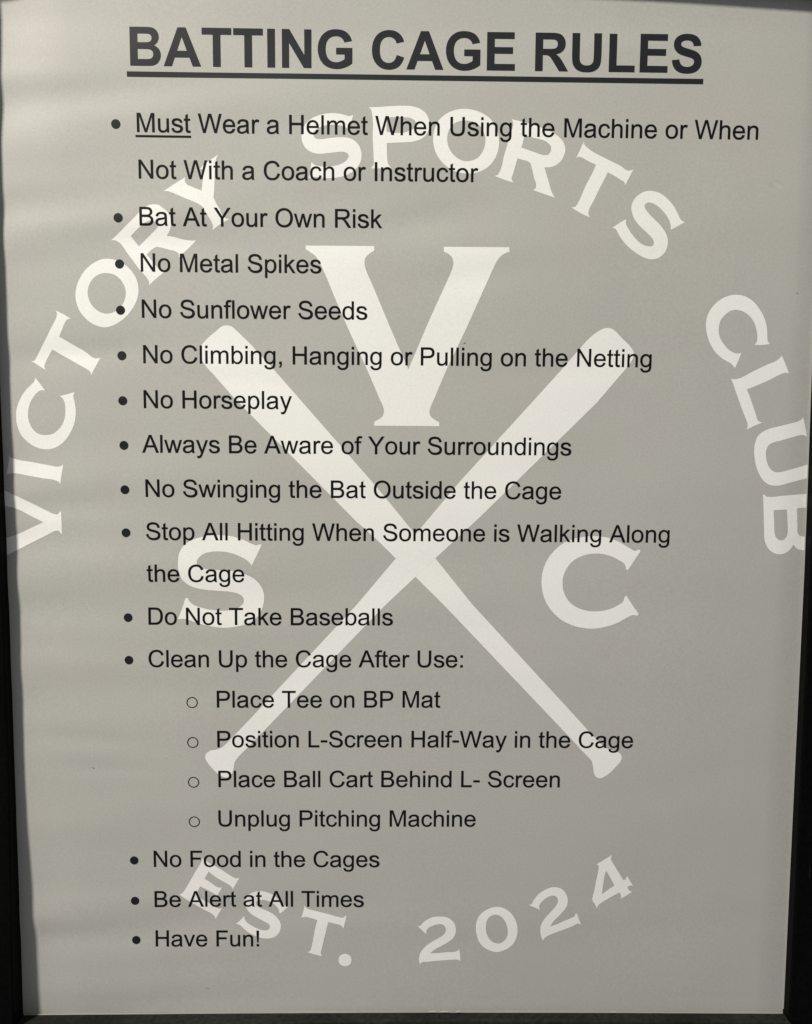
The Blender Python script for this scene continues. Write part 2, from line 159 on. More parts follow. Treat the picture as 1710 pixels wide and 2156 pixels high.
["emblem_letter","white serif letter C of VICTORY in the arc",[[[-4.244,9.581,1],[-4.062,9.815,0],[-3.868,10.094,1],[-4.035,10.086,0],[-4.183,10.178,0],[-4.354,10.379,0],[-4.49,10.617,0],[-4.562,10.872,0],[-4.582,11.183,0],[-4.527,11.42,0],[-4.416,11.638,0],[-4.275,11.784,0],[-4.096,11.865,0],[-3.877,11.882,0],[-3.657,11.844,0],[-3.433,11.705,0],[-3.244,11.484,0],[-3.126,11.227,0],[-3.081,10.952,0],[-3.089,10.624,0],[-3.155,10.425,0],[-3.279,10.308,1],[-2.967,10.223,0],[-2.677,10.145,1],[-2.736,10.276,0],[-2.703,10.512,0],[-2.666,10.803,0],[-2.675,11.095,0],[-2.749,11.443,0],[-2.906,11.774,0],[-3.135,12.088,0],[-3.417,12.329,0],[-3.75,12.45,0],[-4.043,12.452,0],[-4.368,12.353,0],[-4.654,12.153,0],[-4.882,11.898,0],[-5.015,11.57,0],[-5.065,11.186,0],[-5.014,10.785,0],[-4.884,10.456,0],[-4.691,10.146,0],[-4.446,9.89,0],[-4.276,9.708,0]]]],
["emblem_letter","white serif letter I of VICTORY partly in the frame's shadow",[[[-3.233,13.077,1],[-3.313,13.483,0],[-3.386,13.897,1],[-3.422,13.797,0],[-3.542,13.73,0],[-4.048,13.644,0],[-4.707,13.526,0],[-5.289,13.44,0],[-5.433,13.452,0],[-5.546,13.52,1],[-5.464,13.096,0],[-5.382,12.678,1],[-5.343,12.807,0],[-5.256,12.839,0],[-4.467,12.99,0],[-3.809,13.108,0],[-3.457,13.161,0],[-3.346,13.138,0]]]],
["emblem_letter","white serif letter V that begins VICTORY partly in the frame's shadow",[[[-3.394,14.992,1],[-3.387,15.481,0],[-3.391,15.937,1],[-3.445,15.888,0],[-3.52,15.798,0],[-3.631,15.798,0],[-3.948,15.947,0],[-4.582,16.267,0],[-5.218,16.588,0],[-5.695,16.829,1],[-5.656,16.092,1],[-5.239,15.965,0],[-4.651,15.691,0],[-4.131,15.444,1],[-4.633,15.184,0],[-5.232,14.879,0],[-5.672,14.785,1],[-5.647,14.135,1],[-5.245,14.334,0],[-4.527,14.688,0],[-3.982,14.966,0],[-3.653,15.11,0],[-3.52,15.11,0],[-3.462,15.03,0]]]],
["emblem_letter","white serif letter C that begins CLUB in the arc",[[[25.424,7.984,1],[25.099,8.03,0],[24.787,8.027,1],[24.873,7.922,0],[24.897,7.752,0],[24.873,7.526,0],[24.771,7.207,0],[24.605,6.946,0],[24.385,6.76,0],[24.15,6.659,0],[23.996,6.636,0],[23.768,6.681,0],[23.564,6.824,0],[23.4,7.013,0],[23.324,7.258,0],[23.317,7.521,0],[23.396,7.784,0],[23.56,8.028,0],[23.762,8.234,0],[23.96,8.346,0],[24.115,8.382,0],[24.277,8.349,1],[24.167,8.666,0],[24.043,8.974,1],[23.974,8.876,0],[23.864,8.782,0],[23.588,8.633,0],[23.329,8.446,0],[23.106,8.183,0],[22.918,7.826,0],[22.805,7.431,0],[22.791,7.112,0],[22.855,6.811,0],[23.033,6.51,0],[23.29,6.265,0],[23.589,6.103,0],[23.968,6.034,0],[24.315,6.096,0],[24.65,6.289,0],[24.933,6.605,0],[25.163,6.997,0],[25.268,7.353,0],[25.307,7.749,0],[25.333,7.89,0]]]],
["emblem_letter","white serif letter L of CLUB in the arc",[[[25.925,8.438,1],[26.093,8.789,0],[26.256,9.167,1],[26.122,9.136,0],[26.005,9.169,0],[25.483,9.426,0],[25.065,9.619,0],[24.571,9.824,1],[24.655,10.003,0],[24.85,10.489,0],[24.997,10.87,0],[25.094,11.093,0],[25.265,11.166,1],[24.953,11.297,0],[24.624,11.465,1],[24.674,11.299,0],[24.646,11.171,0],[24.526,10.895,0],[24.284,10.324,0],[24.09,9.838,0],[23.981,9.565,0],[23.894,9.386,1],[24.017,9.417,0],[24.177,9.394,0],[24.741,9.116,0],[25.346,8.816,0],[25.764,8.624,0],[25.855,8.539,0]]]],
["emblem_letter","white serif letter U of CLUB running under the right frame rail",[[[26.943,10.921,1],[27.054,11.31,0],[27.154,11.733,1],[27.033,11.674,0],[26.902,11.667,0],[26.515,11.767,0],[26.032,11.9,0],[25.775,11.967,0],[25.584,12.082,0],[25.495,12.244,0],[25.485,12.537,0],[25.538,12.78,0],[25.647,13.008,0],[25.802,13.153,0],[25.968,13.201,0],[26.18,13.175,0],[26.584,13.067,0],[26.988,12.95,0],[27.391,12.833,1],[27.486,13.371,1],[27.292,13.43,0],[26.936,13.522,0],[26.451,13.648,0],[26.094,13.74,0],[25.865,13.75,0],[25.666,13.71,0],[25.411,13.532,0],[25.253,13.304,0],[25.124,13.027,0],[25.025,12.654,0],[24.984,12.329,0],[25.009,12.004,0],[25.095,11.745,0],[25.265,11.566,0],[25.519,11.435,0],[26.002,11.302,0],[26.484,11.177,0],[26.805,11.078,0],[26.891,11.013,0]]]],
["emblem_letter","white serif letter B that ends CLUB running under the right frame rail",[[[25.514,14.132,1],[25.572,14.201,0],[25.681,14.216,0],[26.3,14.166,0],[27.26,14.09,0],[27.477,14.076,1],[27.605,16.384,1],[27.311,16.449,0],[27.169,16.434,0],[27.042,16.403,0],[26.912,16.31,0],[26.821,16.208,1],[26.728,16.373,0],[26.579,16.516,0],[26.411,16.595,0],[26.24,16.612,0],[26.05,16.573,0],[25.856,16.457,0],[25.69,16.253,0],[25.6,16.018,0],[25.553,15.549,0],[25.507,14.925,0],[25.468,14.458,0],[25.436,14.124,1]],[[25.912,14.774,1],[26.47,14.74,1],[26.519,15.231,0],[26.551,15.621,0],[26.528,15.841,0],[26.426,15.982,0],[26.303,16.03,0],[26.161,15.992,0],[26.045,15.859,0],[25.996,15.671,0],[25.958,15.234,0]],[[26.904,14.691,1],[27.408,14.649,1],[27.478,15.789,1],[27.326,15.868,0],[27.201,15.868,0],[27.075,15.838,0],[26.999,15.744,0],[26.957,15.385,0]]]],
["emblem_letter","large white serif letter S left of the crossed bats",[[[4.783,16.333,1],[4.581,16.758,0],[4.369,17.192,1],[4.299,17.094,0],[4.199,16.992,0],[3.947,16.839,0],[3.568,16.686,0],[3.189,16.616,0],[2.81,16.618,0],[2.454,16.692,0],[2.224,16.848,0],[2.12,17.028,0],[2.143,17.183,0],[2.268,17.285,0],[2.444,17.336,0],[2.799,17.373,0],[3.306,17.409,0],[3.813,17.458,0],[4.091,17.56,0],[4.445,17.739,0],[4.697,17.997,0],[4.847,18.333,0],[4.857,18.645,0],[4.764,19.036,0],[4.557,19.376,0],[4.222,19.613,0],[3.735,19.758,0],[3.147,19.813,0],[2.637,19.75,0],[2.128,19.634,0],[1.748,19.492,0],[1.469,19.441,0],[1.285,19.473,1],[1.45,19.076,0],[1.611,18.576,1],[1.726,18.576,1],[1.762,18.685,0],[1.887,18.814,0],[2.216,18.956,0],[2.647,19.058,0],[3.08,19.095,0],[3.488,19.068,0],[3.847,18.936,0],[4.015,18.753,0],[4.004,18.545,0],[3.828,18.39,0],[3.549,18.313,0],[3.04,18.264,0],[2.532,18.227,0],[2.102,18.152,0],[1.748,18.011,0],[1.499,17.779,0],[1.366,17.418,0],[1.347,17.058,0],[1.418,16.646,0],[1.626,16.337,0],[1.907,16.156,0],[2.44,15.987,0],[3.072,15.932,0],[3.577,15.981,0],[4.081,16.145,0],[4.434,16.309,0],[4.585,16.352,0],[4.7,16.3,1]]]],
["emblem_letter","large white serif letter C right of the crossed bats",[[[20.449,16.497,1],[20.197,16.903,0],[19.937,17.311,1],[19.858,17.267,1],[19.815,17.079,0],[19.535,16.878,0],[19.157,16.706,0],[18.724,16.621,0],[18.352,16.638,0],[17.954,16.755,0],[17.644,16.945,0],[17.395,17.265,0],[17.26,17.614,0],[17.257,18.05,0],[17.367,18.4,0],[17.606,18.72,0],[17.929,18.923,0],[18.307,19.039,0],[18.798,19.051,0],[19.228,18.962,0],[19.569,18.799,0],[19.794,18.623,0],[19.846,18.447,0],[19.901,18.365,1],[20.174,18.767,0],[20.468,19.17,1],[20.392,19.235,1],[20.247,19.206,0],[19.962,19.325,0],[19.536,19.562,0],[18.963,19.741,0],[18.531,19.795,0],[17.951,19.73,0],[17.368,19.512,0],[16.867,19.103,0],[16.538,18.608,0],[16.38,18.025,0],[16.382,17.502,0],[16.528,17.009,0],[16.832,16.545,0],[17.28,16.167,0],[17.846,15.963,0],[18.502,15.896,0],[19.076,15.956,0],[19.569,16.141,0],[20.007,16.398,0],[20.211,16.498,0],[20.367,16.434,1]]]],
["emblem_letter","tall white slab serif letter V above the crossed bats",[[[6.638,4.276,1],[9.362,4.273,1],[9.363,4.457,1],[9.167,4.58,0],[9.02,4.738,0],[8.979,4.955,0],[9.046,5.219,0],[9.27,5.725,1],[10.021,7.47,1],[10.765,9.125,1],[11.539,7.276,1],[12.072,6.078,0],[12.391,5.369,0],[12.496,5.09,0],[12.526,4.877,0],[12.469,4.686,0],[12.337,4.56,0],[12.14,4.477,1],[12.138,4.275,1],[14.748,4.264,1],[14.769,4.44,1],[14.514,4.549,0],[14.342,4.71,0],[14.131,5.096,1],[13.711,6.041,1],[13.077,7.489,1],[12.344,9.048,1],[12.019,9.816,0],[11.768,10.432,0],[11.668,10.664,0],[11.639,10.869,0],[11.724,11.049,0],[11.88,11.163,0],[12.036,11.252,1],[12.038,11.407,1],[9.389,11.405,1],[9.396,11.246,1],[9.581,11.142,0],[9.735,11.012,0],[9.786,10.832,0],[9.746,10.627,0],[9.629,10.372,1],[9.188,9.354,1],[8.335,7.534,1],[7.79,6.296,0],[7.372,5.308,0],[7.128,4.829,0],[7.005,4.661,0],[6.809,4.531,0],[6.638,4.413,1]]]],
["emblem_bat","white baseball bat silhouette with its barrel at upper left",[[[3.448,7.432,0],[3.622,7.467,0],[3.816,7.612,1],[4.377,8.146,1],[5.352,9.201,1],[9.307,13.687,1],[9.905,14.401,1],[10.989,15.717,1],[11.944,16.862,1],[13.491,18.78,1],[18.191,23.863,1],[18.462,24.171,1],[18.906,24.623,0],[19.082,24.814,0],[19.318,24.973,0],[19.584,25.068,0],[19.772,25.131,0],[19.898,25.227,0],[19.956,25.338,0],[19.923,25.514,0],[19.73,25.771,0],[19.431,26.091,0],[19.203,26.244,0],[19.05,26.293,0],[18.925,26.261,0],[18.829,26.156,0],[18.777,25.98,0],[18.739,25.74,0],[18.671,25.516,0],[18.527,25.357,0],[18.272,25.102,1],[17.811,24.594,1],[12.313,18.816,1],[11.126,17.643,1],[10.309,16.871,1],[9.421,15.997,1],[8.688,15.353,1],[3.696,10.305,1],[2.919,9.416,1],[2.575,9.028,0],[2.426,8.791,0],[2.375,8.553,0],[2.401,8.293,0],[2.523,8.119,0],[3.031,7.662,0],[3.251,7.488,0]]]],
["emblem_bat","white baseball bat silhouette with its barrel at upper right",[[[18.737,7.404,0],[18.914,7.414,0],[19.093,7.51,0],[19.344,7.757,0],[19.687,8.08,0],[19.848,8.275,0],[19.901,8.405,0],[19.87,8.601,0],[19.735,8.865,1],[18.431,10.431,1],[13.793,15.098,1],[11.944,16.862,1],[9.9,18.826,1],[4.554,24.51,1],[4.076,25.017,1],[3.659,25.462,0],[3.581,25.573,0],[3.541,25.716,0],[3.5,25.971,0],[3.429,26.146,0],[3.328,26.258,0],[3.175,26.287,0],[2.992,26.21,0],[2.795,26.067,0],[2.615,25.877,0],[2.405,25.591,0],[2.331,25.432,0],[2.341,25.29,0],[2.427,25.178,0],[2.581,25.091,0],[2.779,25.059,0],[2.932,25.011,0],[3.055,24.948,0],[3.147,24.876,1],[4.073,23.896,1],[8.695,18.831,1],[10.309,16.871,1],[11.317,15.609,1],[12.935,13.634,1],[16.845,9.238,1],[17.702,8.228,1],[18.346,7.592,0],[18.563,7.46,0]]]],
["emblem_letter","white serif letter E of EST in the lower arc",[[[2.1,29.857,1],[2.247,29.961,0],[2.485,30.127,0],[2.669,30.224,0],[3.092,30.498,0],[3.461,30.734,0],[3.572,30.783,0],[3.706,30.753,1],[3.55,31.028,0],[3.398,31.287,1],[3.381,31.185,0],[3.308,31.106,0],[3.031,30.93,0],[2.681,30.714,0],[2.396,30.479,1],[2.206,30.802,1],[2.473,30.969,0],[2.749,31.165,0],[2.841,31.195,0],[2.957,31.181,1],[2.858,31.362,0],[2.743,31.568,1],[2.596,31.46,0],[2.301,31.283,0],[2.024,31.135,1],[1.823,31.518,1],[2.034,31.686,0],[2.44,31.933,0],[2.698,32.111,0],[2.809,32.16,0],[2.935,32.134,1],[2.807,32.368,0],[2.644,32.648,1],[2.627,32.545,0],[2.544,32.446,0],[2.175,32.209,0],[1.714,31.922,0],[1.346,31.675,0],[1.122,31.488,1],[1.257,31.439,0],[1.333,31.341,0],[1.543,30.988,0],[1.83,30.478,0],[2.078,30.048,0],[2.117,29.951,0]]]],
["emblem_letter","white serif letter S of EST in the lower arc",[[[5.779,32.077,1],[5.606,32.231,0],[5.408,32.394,1],[5.367,32.195,0],[5.265,32.05,0],[5.112,31.905,0],[4.908,31.805,0],[4.72,31.76,0],[4.532,31.768,0],[4.394,31.868,0],[4.427,32.013,0],[4.563,32.121,0],[4.801,32.23,0],[5.108,32.394,0],[5.313,32.576,0],[5.431,32.776,0],[5.456,33.012,0],[5.377,33.249,0],[5.221,33.413,0],[4.962,33.504,0],[4.722,33.504,0],[4.448,33.421,0],[4.14,33.284,0],[3.868,33.065,0],[3.664,32.883,0],[3.532,32.846,1],[3.718,32.683,0],[3.891,32.48,1],[3.898,32.61,0],[3.991,32.774,0],[4.212,32.938,0],[4.451,33.057,0],[4.708,33.135,0],[4.897,33.121,0],[4.983,33.03,0],[4.984,32.921,0],[4.882,32.811,0],[4.711,32.72,0],[4.456,32.575,0],[4.217,32.429,0],[4.031,32.23,0],[3.947,32.048,0],[3.915,31.867,0],[3.968,31.669,0],[4.124,31.497,0],[4.33,31.389,0],[4.604,31.358,0],[4.842,31.398,0],[5.115,31.516,0],[5.353,31.706,0],[5.54,31.905,0],[5.659,32.023,0]]]],
["emblem_letter","white serif letter T of EST in the lower arc",[[[6.489,32.02,1],[6.592,32.143,0],[6.883,32.234,0],[7.466,32.38,0],[7.981,32.526,0],[8.153,32.544,0],[8.231,32.463,1],[8.287,32.472,1],[8.222,32.763,0],[8.154,33.036,1],[8.042,32.899,0],[7.81,32.826,0],[7.492,32.753,1],[7.431,33.053,0],[7.292,33.637,0],[7.214,34.003,0],[7.179,34.186,0],[7.239,34.324,1],[6.912,34.241,0],[6.605,34.139,1],[6.723,34.057,0],[6.775,33.892,0],[6.88,33.362,0],[6.967,32.907,0],[7.036,32.661,1],[6.779,32.579,0],[6.556,32.524,0],[6.487,32.524,0],[6.346,32.569,1],[6.42,32.306,0]]]],
["emblem_dot","round white full stop after EST",[[[8.227,34.206,0],[8.361,34.243,0],[8.465,34.345,0],[8.505,34.492,0],[8.466,34.648,0],[8.362,34.749,0],[8.227,34.78,0],[8.085,34.739,0],[7.982,34.647,0],[7.944,34.491,0],[7.982,34.344,0],[8.085,34.243,0]]]],
["emblem_digit","first white serif digit 2 of 2024",[[[11.339,32.912,1],[11.473,32.916,0],[11.558,32.8,0],[11.76,32.635,0],[12.009,32.519,0],[12.307,32.491,0],[12.574,32.52,0],[12.795,32.636,0],[12.954,32.835,0],[13.012,33.084,0],[12.977,33.333,0],[12.869,33.516,0],[12.651,33.682,0],[12.401,33.832,0],[12.151,33.981,0],[11.995,34.098,0],[11.925,34.185,1],[12.248,34.165,0],[12.72,34.124,0],[13.034,34.1,0],[13.128,34.042,0],[13.174,33.983,1],[13.21,34.267,0],[13.225,34.532,1],[13.102,34.476,0],[12.882,34.476,0],[12.409,34.508,0],[11.78,34.566,0],[11.559,34.59,0],[11.474,34.699,1],[11.433,34.515,0],[11.439,34.331,0],[11.492,34.147,0],[11.616,33.964,0],[11.803,33.781,0],[12.021,33.623,0],[12.271,33.482,0],[12.458,33.349,0],[12.551,33.216,0],[12.572,33.05,0],[12.5,32.901,0],[12.374,32.842,0],[12.201,32.85,0],[11.982,32.917,0],[11.811,33.032,0],[11.734,33.149,0],[11.746,33.306,1],[11.529,33.098,0]]]],
["emblem_digit","white serif digit 0 of 2024",[[[14.839,32.065,0],[15.044,32.115,0],[15.298,32.273,0],[15.507,32.521,0],[15.639,32.82,0],[15.685,33.119,0],[15.652,33.452,0],[15.501,33.769,0],[15.284,33.968,0],[15.034,34.085,0],[14.767,34.135,0],[14.497,34.059,0],[14.243,33.917,0],[14.034,33.666,0],[13.919,33.35,0],[13.874,33.017,0],[13.908,32.702,0],[14.045,32.42,0],[14.277,32.222,0],[14.541,32.098,0]],[[14.735,32.421,0],[14.909,32.471,0],[15.069,32.62,0],[15.183,32.836,0],[15.26,33.152,0],[15.242,33.401,0],[15.151,33.585,0],[15.011,33.701,0],[14.854,33.746,0],[14.664,33.7,0],[14.488,33.55,0],[14.358,33.317,0],[14.307,33.051,0],[14.318,32.802,0],[14.408,32.57,0],[14.548,32.454,0]]]],
["emblem_digit","second white serif digit 2 of 2024",[[[16.151,31.987,1],[16.263,31.938,0],[16.353,31.773,0],[16.566,31.492,0],[16.813,31.311,0],[17.061,31.204,0],[17.28,31.179,0],[17.501,31.237,0],[17.694,31.41,0],[17.81,31.642,0],[17.832,31.889,0],[17.775,32.088,0],[17.623,32.303,0],[17.409,32.552,0],[17.225,32.751,0],[17.105,32.97,1],[17.308,32.9,0],[17.697,32.718,0],[18.008,32.585,0],[18.155,32.494,0],[18.184,32.403,0],[18.239,32.378,1],[18.34,32.636,0],[18.431,32.885,1],[18.299,32.852,0],[18.097,32.951,0],[17.707,33.117,0],[17.239,33.299,0],[16.927,33.457,0],[16.843,33.549,0],[16.805,33.629,1],[16.713,33.415,0],[16.676,33.182,0],[16.694,32.933,0],[16.784,32.717,0],[16.966,32.468,0],[17.18,32.22,0],[17.333,32.021,0],[17.407,31.84,0],[17.379,31.674,0],[17.274,31.575,0],[17.133,31.567,0],[16.946,31.641,0],[16.746,31.806,0],[16.61,32.004,0],[16.604,32.12,0],[16.657,32.208,1],[16.408,32.103,0]]]],
["emblem_digit","white serif digit 4 of 2024",[[[19.705,29.722,1],[19.653,29.833,0],[19.648,29.915,0],[19.781,30.161,0],[20.03,30.571,0],[20.212,30.867,1],[20.306,30.843,0],[20.349,30.719,0],[20.379,30.7,1],[20.512,30.917,0],[20.642,31.139,1],[20.519,31.123,0],[20.411,31.172,0],[20.463,31.313,0],[20.62,31.407,1],[20.377,31.56,0],[20.13,31.722,1],[20.142,31.61,0],[20.066,31.428,1],[19.78,31.593,0],[19.286,31.906,0],[19.164,32.006,0],[19.113,32.155,1],[19.021,31.972,0],[18.914,31.807,0],[18.888,31.724,1],[18.957,31.411,0],[19.036,30.916,0],[19.116,30.423,0],[19.126,30.259,0],[19.109,30.194,0],[19.026,30.157,1],[19.367,29.931,0]],[[19.469,30.448,1],[19.843,31.114,1],[19.582,31.295,0],[19.306,31.51,1],[19.353,30.999,0],[19.44,30.505,0]]]]]


# ------------------------------------------------------------------ materials
def new_mat(name, base, rough, spec=0.5):
    m = bpy.data.materials.new(name)
    m.use_nodes = True
    nt = m.node_tree
    b = nt.nodes['Principled BSDF']
    b.inputs['Base Color'].default_value = (*base, 1)
    b.inputs['Roughness'].default_value = rough
    b.inputs['Specular IOR Level'].default_value = spec
    return m, nt, b


def grain(nt, b, base, amt, scale=900.0, blotch=0.02, tint=0.02):
    """fine print grain and faint uneven ink"""
    N, L = nt.nodes, nt.links
    tc = N.new('ShaderNodeTexCoord')
    n1 = N.new('ShaderNodeTexNoise'); n1.inputs['Scale'].default_value = scale
    n1.inputs['Detail'].default_value = 3
    n2 = N.new('ShaderNodeTexNoise'); n2.inputs['Scale'].default_value = 11
    n2.inputs['Detail'].default_value = 4
    n3 = N.new('ShaderNodeTexNoise'); n3.inputs['Scale'].default_value = 16
    n3.inputs['Detail'].default_value = 2
    for n in (n1, n2, n3):
        L.new(tc.outputs['Object'], n.inputs['Vector'])

    def rng(src, lo, hi):
        r = N.new('ShaderNodeMapRange')
        r.inputs['From Min'].default_value = 0.3; r.inputs['From Max'].default_value = 0.7
        r.inputs['To Min'].default_value = lo; r.inputs['To Max'].default_value = hi
        L.new(src, r.inputs['Value']); return r.outputs['Result']
    a = rng(n1.outputs['Fac'], 1 - amt, 1 + amt)
    c = rng(n2.outputs['Fac'], 1 - blotch, 1 + blotch)
    mu = N.new('ShaderNodeMath'); mu.operation = 'MULTIPLY'
    L.new(a, mu.inputs[0]); L.new(c, mu.inputs[1])
    mx = N.new('ShaderNodeMix'); mx.data_type = 'RGBA'
    mx.inputs['A'].default_value = (base[0] * (1 + tint), base[1] * (1 - tint * .6), base[2] * (1 - tint * .2), 1)
    mx.inputs['B'].default_value = (base[0] * (1 - tint), base[1] * (1 + tint * .4), base[2] * (1 - tint * .4), 1)
    L.new(rng(n3.outputs['Fac'], 0, 1), mx.inputs['Factor'])
    vm = N.new('ShaderNodeVectorMath'); vm.operation = 'SCALE'
    L.new(mx.outputs['Result'], vm.inputs[0]); L.new(mu.outputs[0], vm.inputs['Scale'])
    L.new(vm.outputs['Vector'], b.inputs['Base Color'])
    return n1


PAPER, nt, b = new_mat('grey_print', (0.426, 0.4245, 0.397), 0.5, 0.26)
grain(nt, b, (0.426, 0.4245, 0.397), 0.05, 700, 0.022, 0.012)
WHITE, nt, b = new_mat('white_print', (0.812, 0.815, 0.79), 0.5, 0.26)
grain(nt, b, (0.812, 0.815, 0.79), 0.035, 700, 0.018, 0.008)
INK, nt, b = new_mat('black_ink', (0.0022, 0.0020, 0.0028), 0.42, 0.24)
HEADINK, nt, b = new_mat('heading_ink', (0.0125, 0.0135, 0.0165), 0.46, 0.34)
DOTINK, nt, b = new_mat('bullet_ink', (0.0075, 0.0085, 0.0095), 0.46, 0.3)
PLASTIC, nt, b = new_mat('black_plastic_rail', (0.0012, 0.0012, 0.0012), 0.6, 0.05)
n = grain(nt, b, (0.0015, 0.0015, 0.0015), 0.5, 420, 0.3, 0.0)
DUSTY, nt, b = new_mat('dusty_black_plastic', (0.018, 0.018, 0.016), 0.75, 0.1)
grain(nt, b, (0.019, 0.019, 0.0165), 0.35, 260, 0.35, 0.0)
EDGE, nt, b = new_mat('cover_edge_highlight', (0.36, 0.355, 0.335), 0.35, 0.5)
GLINT, nt, b = new_mat('cover_edge_glint', (0.5, 0.5, 0.47), 0.35, 0.5)
SCUFF, nt, b = new_mat('scuff', (0.22, 0.21, 0.19), 0.6)
WALLM, nt, b = new_mat('wall_paint', (0.03, 0.03, 0.032), 0.8, 0.2)
grain(nt, b, (0.03, 0.03, 0.032), 0.2, 120, 0.1, 0.0)


# ------------------------------------------------------------------ the sheet's relief
def sm(a, b, x):
    t = max(0.0, min(1.0, (x - a) / (b - a)))
    return t * t * (3 - 2 * t)


WAVES = [(3.1, 0.26, 0.4, 0.75), (4.5, -0.14, 2.1, 0.2), (1.8, 0.28, 5.0, 2.1), (6.3, 0.12, 1.2, 0.03)]
# single soft creases: centre x, y, half length, half width, height, tilt
CREASES = [(8.5, 2.4, 4.0, 0.6, 0.020, 0.05), (11.6, 3.15, 2.8, 0.75, 0.042, 0.16), (13.6, 5.4, 2.2, 0.6, 0.020, 0.12), (2.0, 4.3, 4.0, 0.5, 0.016, -0.04),
           (-2.5, 8.6, 3.2, 0.5, 0.026, 0.08), (4.2, 9.6, 3.0, 0.5, 0.012, -0.06), (-2.8, 14.6, 2.6, 0.55, 0.020, 0.06),
           (16.5, 9.2, 3.4, 0.6, 0.010, 0.08), (2.2, 20.6, 3.0, 0.55, 0.010, 0.0), (-2.6, 24.6, 2.2, 0.42, 0.018, -0.05),
           (-2.2, 25.9, 2.4, 0.35, 0.012, -0.03), (14.0, 22.4, 4.0, 0.7, 0.008, -0.05), (8.5, -3.6, 5.0, 0.5, 0.012, 0.02),
           (19.0, -3.4, 4.0, 0.5, -0.010, 0.03), (22.8, 26.5, 3.0, 0.9, 0.010, 0.2), (25.42, 1.74, 0.30, 0.09, 0.006, 0.45)]


def relief(x, y):
    """height of the sheet off its plane, + is deeper into the frame"""
    d = 0.0
    # shallow horizontal ripples, strongest along the left side
    a = 0.0180 * math.exp(-max(0.0, x + 5.7) / 8.5) * (0.55 + 0.45 * sm(-5.7, -4.6, x)) + 0.0015
    yy = y + 0.30 * math.sin(x * 0.27 + y * 0.17) + 0.12 * math.sin(y * 1.1 + 2.0)
    env = 0.6 + 0.4 * math.sin(y * 0.37 + 1.3)
    for k, kx, ph, w in WAVES:
        d += a * w * env * math.sin(k * yy + kx * x + ph)
    for cx, cy, lx, ly, h, tl_ in CREASES:
        u = (x - cx) / lx
        v = (y - cy + tl_ * (x - cx)) / ly
        if abs(u) < 3 and abs(v) < 3.5:
            d += 1.6 * h * math.exp(-u * u - v * v)
    # gentle broad billow
    d += 0.035 * math.sin(x * 0.33 + 0.8) * math.sin(y * 0.21 + 0.4)
    # the left edge drops back near the bottom corner, the top left corner too
    d += 0.06 * max(0.0, min(1.0, (y - 26.0) / 11.0)) * (1 - sm(-4.9, -3.0, x))
    d += 0.16 * (1 - sm(-5.3, 4.0, y)) * (1 - sm(-5.2, -2.5, x))
    # top, bottom and right margins curl a little
    d += -0.05 * (1 - sm(-5.6, -3.9, y))
    d += -0.02 * sm(36.2, 36.95, y) + 0.05 * sm(26.2, 27.3, x)
    return d


def rnormal(x, y, e=0.02):
    dx = (relief(x + e, y) - relief(x - e, y)) / (2 * e)
    dy = (relief(x, y + e) - relief(x, y - e)) / (2 * e)
    # surface z(x,y), front side towards -z ; world = (x, z, -y)
    n = Vector((dx, -1.0, -dy))
    return n.normalized()


# ------------------------------------------------------------------ object helpers
def link(name, me, mat=None, parent=None, **props):
    o = bpy.data.objects.new(name, me)
    COL.objects.link(o)
    if mat is not None and me is not None:
        me.materials.append(mat)
    if parent is not None:
        o.parent = parent
    for k, v in props.items():
        o[k] = v
    return o


def laid(name, verts2, faces, off, mat, parent, label=None, step=(0.5, 0.25), d0=0.0):
    """a flat printed shape cut finely and laid on the sheet's relief"""
    bm = bmesh.new()
    vs = [bm.verts.new((x, y, 0)) for x, y in verts2]
    for f in faces:
        try:
            bm.faces.new([vs[i] for i in f])
        except ValueError:
            pass
    bmesh.ops.remove_doubles(bm, verts=bm.verts[:], dist=1e-5)
    xs = [v.co.x for v in bm.verts]; ys = [v.co.y for v in bm.verts]
    for lo, hi, st, nrm in ((min(xs), max(xs), step[0], (1, 0, 0)), (min(ys), max(ys), step[1], (0, 1, 0))):
        k = math.ceil(lo / st)
        while k * st < hi:
            bmesh.ops.bisect_plane(bm, geom=bm.verts[:] + bm.edges[:] + bm.faces[:], dist=1e-6,
                                   plane_co=(k * st * nrm[0], k * st * nrm[1], 0), plane_no=nrm)
            k += 1
    norms = []
    for v in bm.verts:
        x, y = v.co.x, v.co.y
        norms.append(rnormal(x, y))
        v.co = W(x, y, relief(x, y) - off)
    me = bpy.data.meshes.new(name)
    bm.to_mesh(me)
    bm.free()
    # face outwards
    for p in me.polygons:
        p.use_smooth = True
    flip = sum(1 for p in me.polygons if p.normal.y > 0) > len(me.polygons) / 2
    if flip:
        me.flip_normals()
    me.normals_split_custom_set_from_vertices(norms)
    o = link(name, me, mat, parent)
    if label:
        o['label'] = label
    return o


